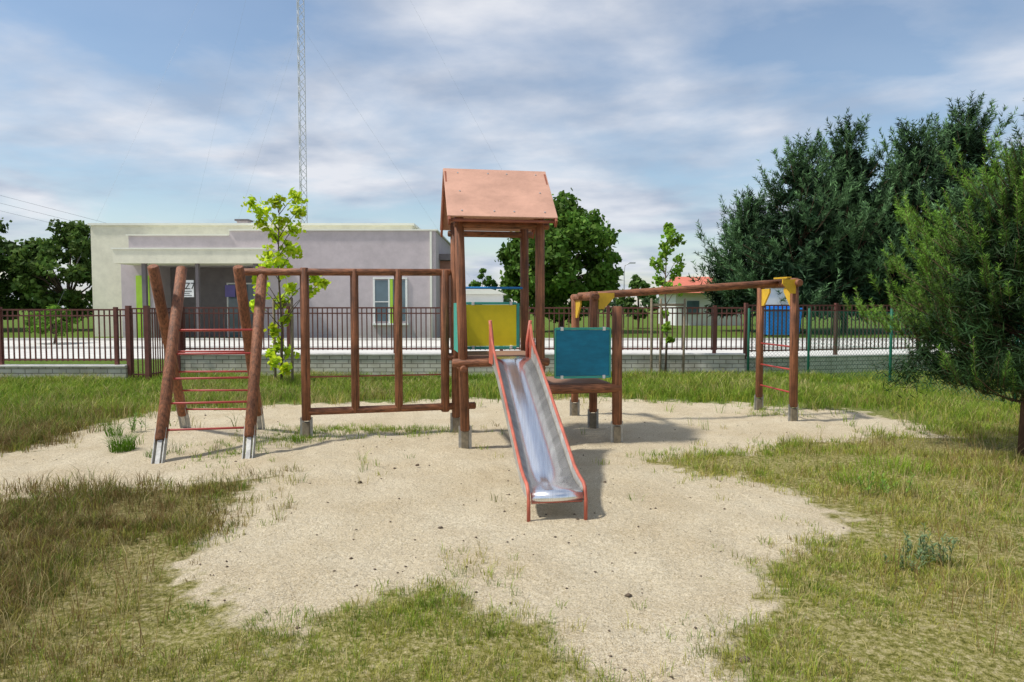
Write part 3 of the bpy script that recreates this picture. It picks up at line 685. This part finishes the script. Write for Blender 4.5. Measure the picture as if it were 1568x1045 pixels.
# ------------------------------------------------------------------ foliage
def leaves(cent,rad,n,size,col,cvar=.35,flat=1.,aspect=.6,inner=.5):
    k=len(cent); idx=np.repeat(np.arange(k),n); m_=len(idx)
    d=RNG.normal(size=(m_,3)); d/=np.linalg.norm(d,axis=1,keepdims=True); r=rad[idx]*(inner+(1-inner)*RNG.random(m_))*(.8+.4*RNG.random(m_))
    p=cent[idx]+d*r[:,None]*np.array([1,1,flat])
    a=RNG.normal(size=(m_,3))+d*.5+np.array([0,0,.5]); a/=np.linalg.norm(a,axis=1,keepdims=True)
    t=np.cross(a,RNG.normal(size=(m_,3))); t/=np.linalg.norm(t,axis=1,keepdims=True); b_=np.cross(a,t)
    s=(size*(.6+.8*RNG.random(m_)))[:,None]
    V=np.stack([p-t*s*.5,p+b_*s*.5*aspect,p+t*s*.5,p-b_*s*.5*aspect],1)
    cl=(1+cvar*(RNG.random(k)*2-1))[idx][:,None]; c=np.array(col)[None,:]*cl*(.75+.5*RNG.random((m_,1))); c[:,0]*=(.85+.3*RNG.random(m_))
    return V.reshape(-1,3),np.repeat(c,4,0)
def decid(name,x,y,h,rx,rz,cz,col,ncl=90,nl=110,ls=.28,tr=.18):
    g=group(name); ce=[];ra=[]
    mb=MB(); mb.tube([(x,y,-.1),(x+.1,y,cz*.45),(x,y,cz)],[tr,tr*.8,tr*.5],8)
    for i in range(ncl):
        d=RNG.normal(size=3); d/=np.linalg.norm(d); f=.45+.55*RNG.random()**.5
        taper=1-.35*max(0,d[2])
        p=np.array([x+d[0]*rx*f*taper,y+d[1]*rx*f*taper,cz+d[2]*rz*f])
        if p[2]<.5: p[2]=.5+RNG.random()
        ce.append(p); ra.append(rx*RNG.uniform(.13,.26))
        if i%6==0: mb.tube([(x,y,cz*.5),((x+p[0])/2,(y+p[1])/2,(cz*.6+p[2])/2+.2),tuple(p)],[tr*.45,tr*.28,tr*.1],6)
    mb.obj('trunk_and_limbs',M_bark,g)
    V,C=leaves(np.array(ce),np.array(ra),nl,ls,col,.4,.75,.65,.3); fast('crown',V,4,C,M_leaf,g)
decid('maple_tree',3.2,45,8.8,4.0,3.9,4.9,(.105,.205,.03),170,130,.36)
decid('linden_tree',-36.8,47,7,3.7,3.6,4.1,(.08,.14,.032),110,120,.36)
decid('linden_tree',-31.8,49,6.5,3.6,3.5,4.0,(.09,.155,.032),110,120,.36)
decid('linden_tree',-42,50,7,4,3.7,4.2,(.08,.14,.03),100,120,.36)
decid('round_shrub',-20.5,30.5,2,1.1,.85,.9,(.13,.25,.03),40,90,.14,.05)
decid('small_tree',-2.6,60,4.6,1.3,1.5,3.4,(.09,.18,.03),30,80,.3,.08)
decid('small_tree',19.8,50,4.2,1.6,1.5,2.6,(.10,.18,.04),30,80,.3,.08)
decid('small_tree',9.6,52,4.0,1.6,1.5,2.4,(.10,.18,.04),30,80,.3,.08)
ce=[];ra=[]
for i in range(170):
    xx=RNG.uniform(-110,150)
    ce.append((xx,RNG.uniform(105,125),RNG.uniform(.5,3.2)+1.5*fbm(np.array([xx]),np.array([0.]),14,90)[0])); ra.append(RNG.uniform(1.2,2.4))
V,C=leaves(np.array(ce),np.array(ra),60,.9,(.08,.14,.06),.3,.9,.7,.2); fast('distant_trees',V,4,C,M_leaf)

def sapling(name,x,y,h,cl,col,ls,nl,stakes):
    g=group(name); mb=MB(); mb.tube([(x,y,-.1),(x+.03,y,h*.3),(x-.03,y,h*.6),(x+.02,y,h*.95)],[.03,.024,.016,.006],8)
    ce=[];ra=[]
    for dx,z,r in cl:
        dy=random.uniform(-.3,.3); ce.append((x+dx,y+dy,z)); ra.append(r)
        mb.tube([(x,y,max(.2,z-abs(dx)*.8-.15)),(x+dx*.5,y+dy*.5,z-abs(dx)*.3-.05),(x+dx,y+dy,z+.05)],[.010,.007,.003],5)
    mb.obj('stem',M_bark,g)
    V,C=leaves(np.array(ce),np.array(ra),nl,ls,col,.25,1.0,.75,.1); fast('leaves',V,4,C,M_leaf,g)
    mb=MB()
    for dx,dy in stakes: mb.cyl((x+dx,y+dy,-.1),(x+dx*1.05,y+dy,1.85),.028,n=10)
    mb.seg((x+stakes[0][0],y+stakes[0][1],1.7),(x+stakes[1][0],y+stakes[1][1],1.7),.02,.06)
    mb.obj('support_stakes',M_stake,g)
cl=[(.3,3.95,.22),(.05,3.8,.18),(-.45,3.75,.22),(-.25,3.6,.2),(.45,3.6,.2),(.1,3.4,.22),(-.35,3.4,.17),(.35,3.25,.19),(-.15,3.15,.22),(.1,2.95,.2),(-.35,2.75,.22),(0,2.65,.2),(.3,2.8,.18),(-.2,2.5,.2),(.1,2.4,.17),(-.5,2.25,.17),(.65,2.25,.18),(.95,2.15,.16),(-.3,2.0,.19),(.15,2.05,.2),(.6,1.95,.16),(0,1.75,.18),(-.4,1.7,.14),(.1,1.4,.14),(-.05,1.15,.16),(-.1,.85,.18),(.12,.7,.17),(-.1,.5,.17),(.2,.4,.14),(-.25,.65,.14)]
sapling('young_maple_sapling',-4.85,14.3,4.1,cl,(.52,.66,.03),.115,66,((-.16,.1),(.2,.1)))
cl=[(random.uniform(-.38,.38)*(1-abs(z-2.7)*.5),z,.16) for z in np.linspace(2.05,3.4,16)]+[(0,3.5,.1),(.05,1.5,.1),(-.05,1.2,.12),(.08,.9,.1)]
sapling('young_linden_sapling',3.58,15.9,3.5,cl,(.21,.37,.035),.10,60,((-.32,.0),(.42,.0),(-.05,.3)))

def pine(name,x,y,H,R_,z0,whorls,bpw,sub_sp,shoot_sp,shoot_len,nneed,nl,nw,colA,colB,upb=.5,seed=0,tr=.1,prof=.8,core=(60,60),csize=.3,casp=.22,rv_k=.65,jit=.22,corer=.72):
    rg=np.random.default_rng(seed); g=group(name); mb=MB()
    mb.tube([(x,y,-.1),(x+.02*H/3,y,H*.35),(x,y,H*.7),(x,y,H*.95)],[tr,tr*.75,tr*.35,tr*.06],10)
    SB=[];SD=[];SL=[]
    for w in range(whorls):
        t=w/(whorls-1); z=z0+(H*.95-z0)*t
        Lb=R_*(max(.03,1-t)**prof)*(.7+.3*min(1,t*5+.3))
        for q in range(bpw):
            az=rg.random()*6.283; L_=Lb*rg.uniform(.55,1.22); el=rg.uniform(-.02,.30)+.7*t
            zz=z+rg.uniform(-.3,.3)*(H-z0)/whorls
            hd=np.array([math.cos(az),math.sin(az),0])
            def bp_(s): return np.array([x,y,zz])+hd*L_*s*math.cos(el)+np.array([0,0,1])*(L_*s*math.sin(el)+.18*L_*s*s)
            mb.tube([tuple(bp_(s)) for s in (0,.35,.7,1)],[tr*.2*(1-t*.6),tr*.14*(1-t*.6),tr*.08,tr*.03],5)
            ns=max(2,int(L_/sub_sp))
            for j in range(ns):
                s=.15+.85*(j+rg.random())/ns; s=min(s,1); p=bp_(s); la=az+rg.choice([-1,1])*rg.uniform(.3,1.2); sl=(.45*(1-s)+.16)*L_*rg.uniform(.6,1.2)
                sdv=np.array([math.cos(la),math.sin(la),.25+.5*t]); sdv/=np.linalg.norm(sdv)
                m_=max(1,int(sl/shoot_sp))
                for u in range(m_):
                    pp=p+sdv*sl*(u+1)/m_*rg.uniform(.8,1.05)+rg.normal(0,.03*R_/1.4,3)
                    dv=sdv*.6+np.array([0,0,upb])+rg.normal(0,jit,3)+hd*.3; SB.append(pp);SD.append(dv/np.linalg.norm(dv));SL.append(shoot_len*rg.uniform(.5,1.35))
            SB.append(bp_(1));dv=hd*.5+np.array([0,0,upb+.4]);SD.append(dv/np.linalg.norm(dv));SL.append(shoot_len*1.5)
    for q in range(4):
        SB.append(np.array([x,y,H*(.92+.01*q)])+rg.normal(0,.03*R_,3));dv=np.array([0,0,1.])+rg.normal(0,.15,3);SD.append(dv/np.linalg.norm(dv));SL.append(shoot_len*1.8)
    SB=np.array(SB);SD=np.array(SD);SL=np.array(SL); k=len(SB)
    if k<6000 and shoot_len<.5:
        for q in range(k): mb.tube([tuple(SB[q]-SD[q]*.03),tuple(SB[q]+SD[q]*SL[q])],[tr*.06,tr*.03],4)
    mb.obj('trunk_and_branches',M_barkr,g)
    idx=np.repeat(np.arange(k),nneed); m_=len(idx)
    s=rg.random(m_); base=SB[idx]+SD[idx]*(SL[idx]*s)[:,None]
    rv=rg.normal(size=(m_,3)); rv-= (rv*SD[idx]).sum(1,keepdims=True)*SD[idx]; rv/=np.linalg.norm(rv,axis=1,keepdims=True)
    dv=SD[idx]*rg.uniform(.55,1.1,(m_,1))+rv*rv_k; dv/=np.linalg.norm(dv,axis=1,keepdims=True)
    ln=nl*rg.uniform(.7,1.2,m_)*(1-.4*s); side=np.cross(dv,rg.normal(size=(m_,3))); side/=np.linalg.norm(side,axis=1,keepdims=True)
    V=np.stack([base-side*nw/2,base+side*nw/2,base+dv*ln[:,None]],1)
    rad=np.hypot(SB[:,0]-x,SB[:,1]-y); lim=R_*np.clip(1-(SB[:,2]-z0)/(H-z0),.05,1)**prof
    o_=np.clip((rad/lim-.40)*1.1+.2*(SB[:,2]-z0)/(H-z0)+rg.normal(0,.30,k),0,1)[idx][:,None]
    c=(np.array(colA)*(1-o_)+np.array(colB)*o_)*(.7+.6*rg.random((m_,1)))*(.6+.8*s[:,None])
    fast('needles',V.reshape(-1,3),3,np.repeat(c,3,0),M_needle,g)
    nc,npc=core; t=rg.random(nc)**1.2; rr=R_*((1-t)**prof)*corer*np.sqrt(rg.random(nc)); a=rg.random(nc)*6.283
    ce=np.stack([x+rr*np.cos(a),y+rr*np.sin(a),z0+(H*.9-z0)*t+.1*R_],-1); ra=R_*rg.uniform(.14,.26,nc)*(1-.5*t)
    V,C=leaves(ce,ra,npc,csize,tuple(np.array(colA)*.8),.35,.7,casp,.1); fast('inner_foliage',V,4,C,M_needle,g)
# young pine near at right
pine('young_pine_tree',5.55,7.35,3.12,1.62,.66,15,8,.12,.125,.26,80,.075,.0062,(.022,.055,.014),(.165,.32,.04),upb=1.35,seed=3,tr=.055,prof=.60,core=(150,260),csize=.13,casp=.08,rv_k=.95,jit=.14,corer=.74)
A,B=(.024,.056,.024),(.095,.18,.072)
spec=[(18,43,10.9,4.8,1.0),(15.9,46,8.2,3.8,1.0),(21.4,44,12.4,5.0,1.0),(25,43,12.2,5.0,.9),(28.8,44,13.7,5.3,.9),(32.6,42,13.6,5.3,.9),(36.6,44,14.6,5.6,.9),(23.2,49,12.0,4.9,1),(30.6,49,13.8,5.6,1),(41.5,44,14.6,5.9,1),(27,40,7.6,4.0,.6)]
for q,(x,y,H,R_,z0) in enumerate(spec):
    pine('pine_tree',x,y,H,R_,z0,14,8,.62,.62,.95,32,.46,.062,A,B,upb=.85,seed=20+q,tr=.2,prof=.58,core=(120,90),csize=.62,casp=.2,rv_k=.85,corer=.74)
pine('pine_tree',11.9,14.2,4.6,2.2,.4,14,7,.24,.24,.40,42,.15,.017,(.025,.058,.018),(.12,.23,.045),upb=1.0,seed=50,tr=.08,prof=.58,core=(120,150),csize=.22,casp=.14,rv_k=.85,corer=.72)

# ------------------------------------------------------------------ sun, sky, camera
sd_=Vector((.64,.17,-1)).normalized()
sl=D.lights.new('sun','SUN'); sl.energy=4.2; sl.angle=math.radians(4.0); sl.color=(1,.96,.88); so=D.objects.new('sun',sl); COL.objects.link(so)
so.rotation_euler=sd_.to_track_quat('-Z','Y').to_euler(); so.location=(-10,-2,20)
elev=math.asin(-sd_.z); az=math.atan2(-sd_.x,-sd_.y)
w=D.worlds.new('World'); S.world=w; w.use_nodes=True; nt=w.node_tree; L=nt.links.new
bg=nt.nodes['Background']; out=nt.nodes['World Output']
sky=N(nt,'ShaderNodeTexSky'); sky.sky_type='NISHITA'; sky.sun_disc=False; sky.sun_elevation=elev; sky.sun_rotation=az; sky.air_density=1.2; sky.dust_density=.5; sky.ozone_density=1.8
L(sky.outputs[0],bg.inputs[0]); bg.inputs[1].default_value=.135
tc=N(nt,'ShaderNodeTexCoord'); sx=N(nt,'ShaderNodeSeparateXYZ'); L(tc.outputs['Generated'],sx.inputs[0])
def mth(op,a,b_=None):
    n=N(nt,'ShaderNodeMath'); n.operation=op
    for i,v in enumerate((a,b_)):
        if v is None: continue
        if isinstance(v,(int,float)): n.inputs[i].default_value=v
        else: L(v,n.inputs[i])
    return n.outputs[0]
zc=mth('ADD',mth('MAXIMUM',sx.outputs[2],0.0),.15)
cx=N(nt,'ShaderNodeCombineXYZ'); L(mth('DIVIDE',sx.outputs[0],zc),cx.inputs[0]); L(mth('MULTIPLY',mth('DIVIDE',sx.outputs[1],zc),1.15),cx.inputs[1])
mp=N(nt,'ShaderNodeMapping'); mp.inputs['Location'].default_value=(1.3,4.2,0); mp.inputs['Rotation'].default_value=(0,0,.35); L(cx.outputs[0],mp.inputs[0])
n1=N(nt,'ShaderNodeTexNoise'); n1.inputs['Scale'].default_value=1.0; n1.inputs['Detail'].default_value=10; n1.inputs['Roughness'].default_value=.54; n1.inputs['Distortion'].default_value=.25; L(mp.outputs[0],n1.inputs['Vector'])
r1=ramp(nt,[(.38,(0.08,.08,.08)),(.49,(.5,.5,.5)),(.60,(.95,.95,.95))]); L(n1.outputs['Fac'],r1.inputs[0])
n2=N(nt,'ShaderNodeTexNoise'); n2.inputs['Scale'].default_value=1.9; n2.inputs['Detail'].default_value=8; L(mp.outputs[0],n2.inputs['Vector'])
r2=ramp(nt,[(.36,(.44,.52,.66)),(.62,(.84,.86,.92))]); L(n2.outputs['Fac'],r2.inputs[0])
bg2=N(nt,'ShaderNodeBackground'); L(r2.outputs[0],bg2.inputs[0]); bg2.inputs[1].default_value=.96
mx=N(nt,'ShaderNodeMixShader'); L(r1.outputs[0],mx.inputs[0]); L(bg.outputs[0],mx.inputs[1]); L(bg2.outputs[0],mx.inputs[2]); L(mx.outputs[0],out.inputs[0])

cam=D.cameras.new('camera'); cam.lens=24; cam.sensor_width=36; cam.clip_end=3000; cam.clip_start=.05
co=D.objects.new('camera',cam); COL.objects.link(co); co.location=(0,0,1.65); co.rotation_euler=(math.radians(90-2.85),0,0)
S.camera=co
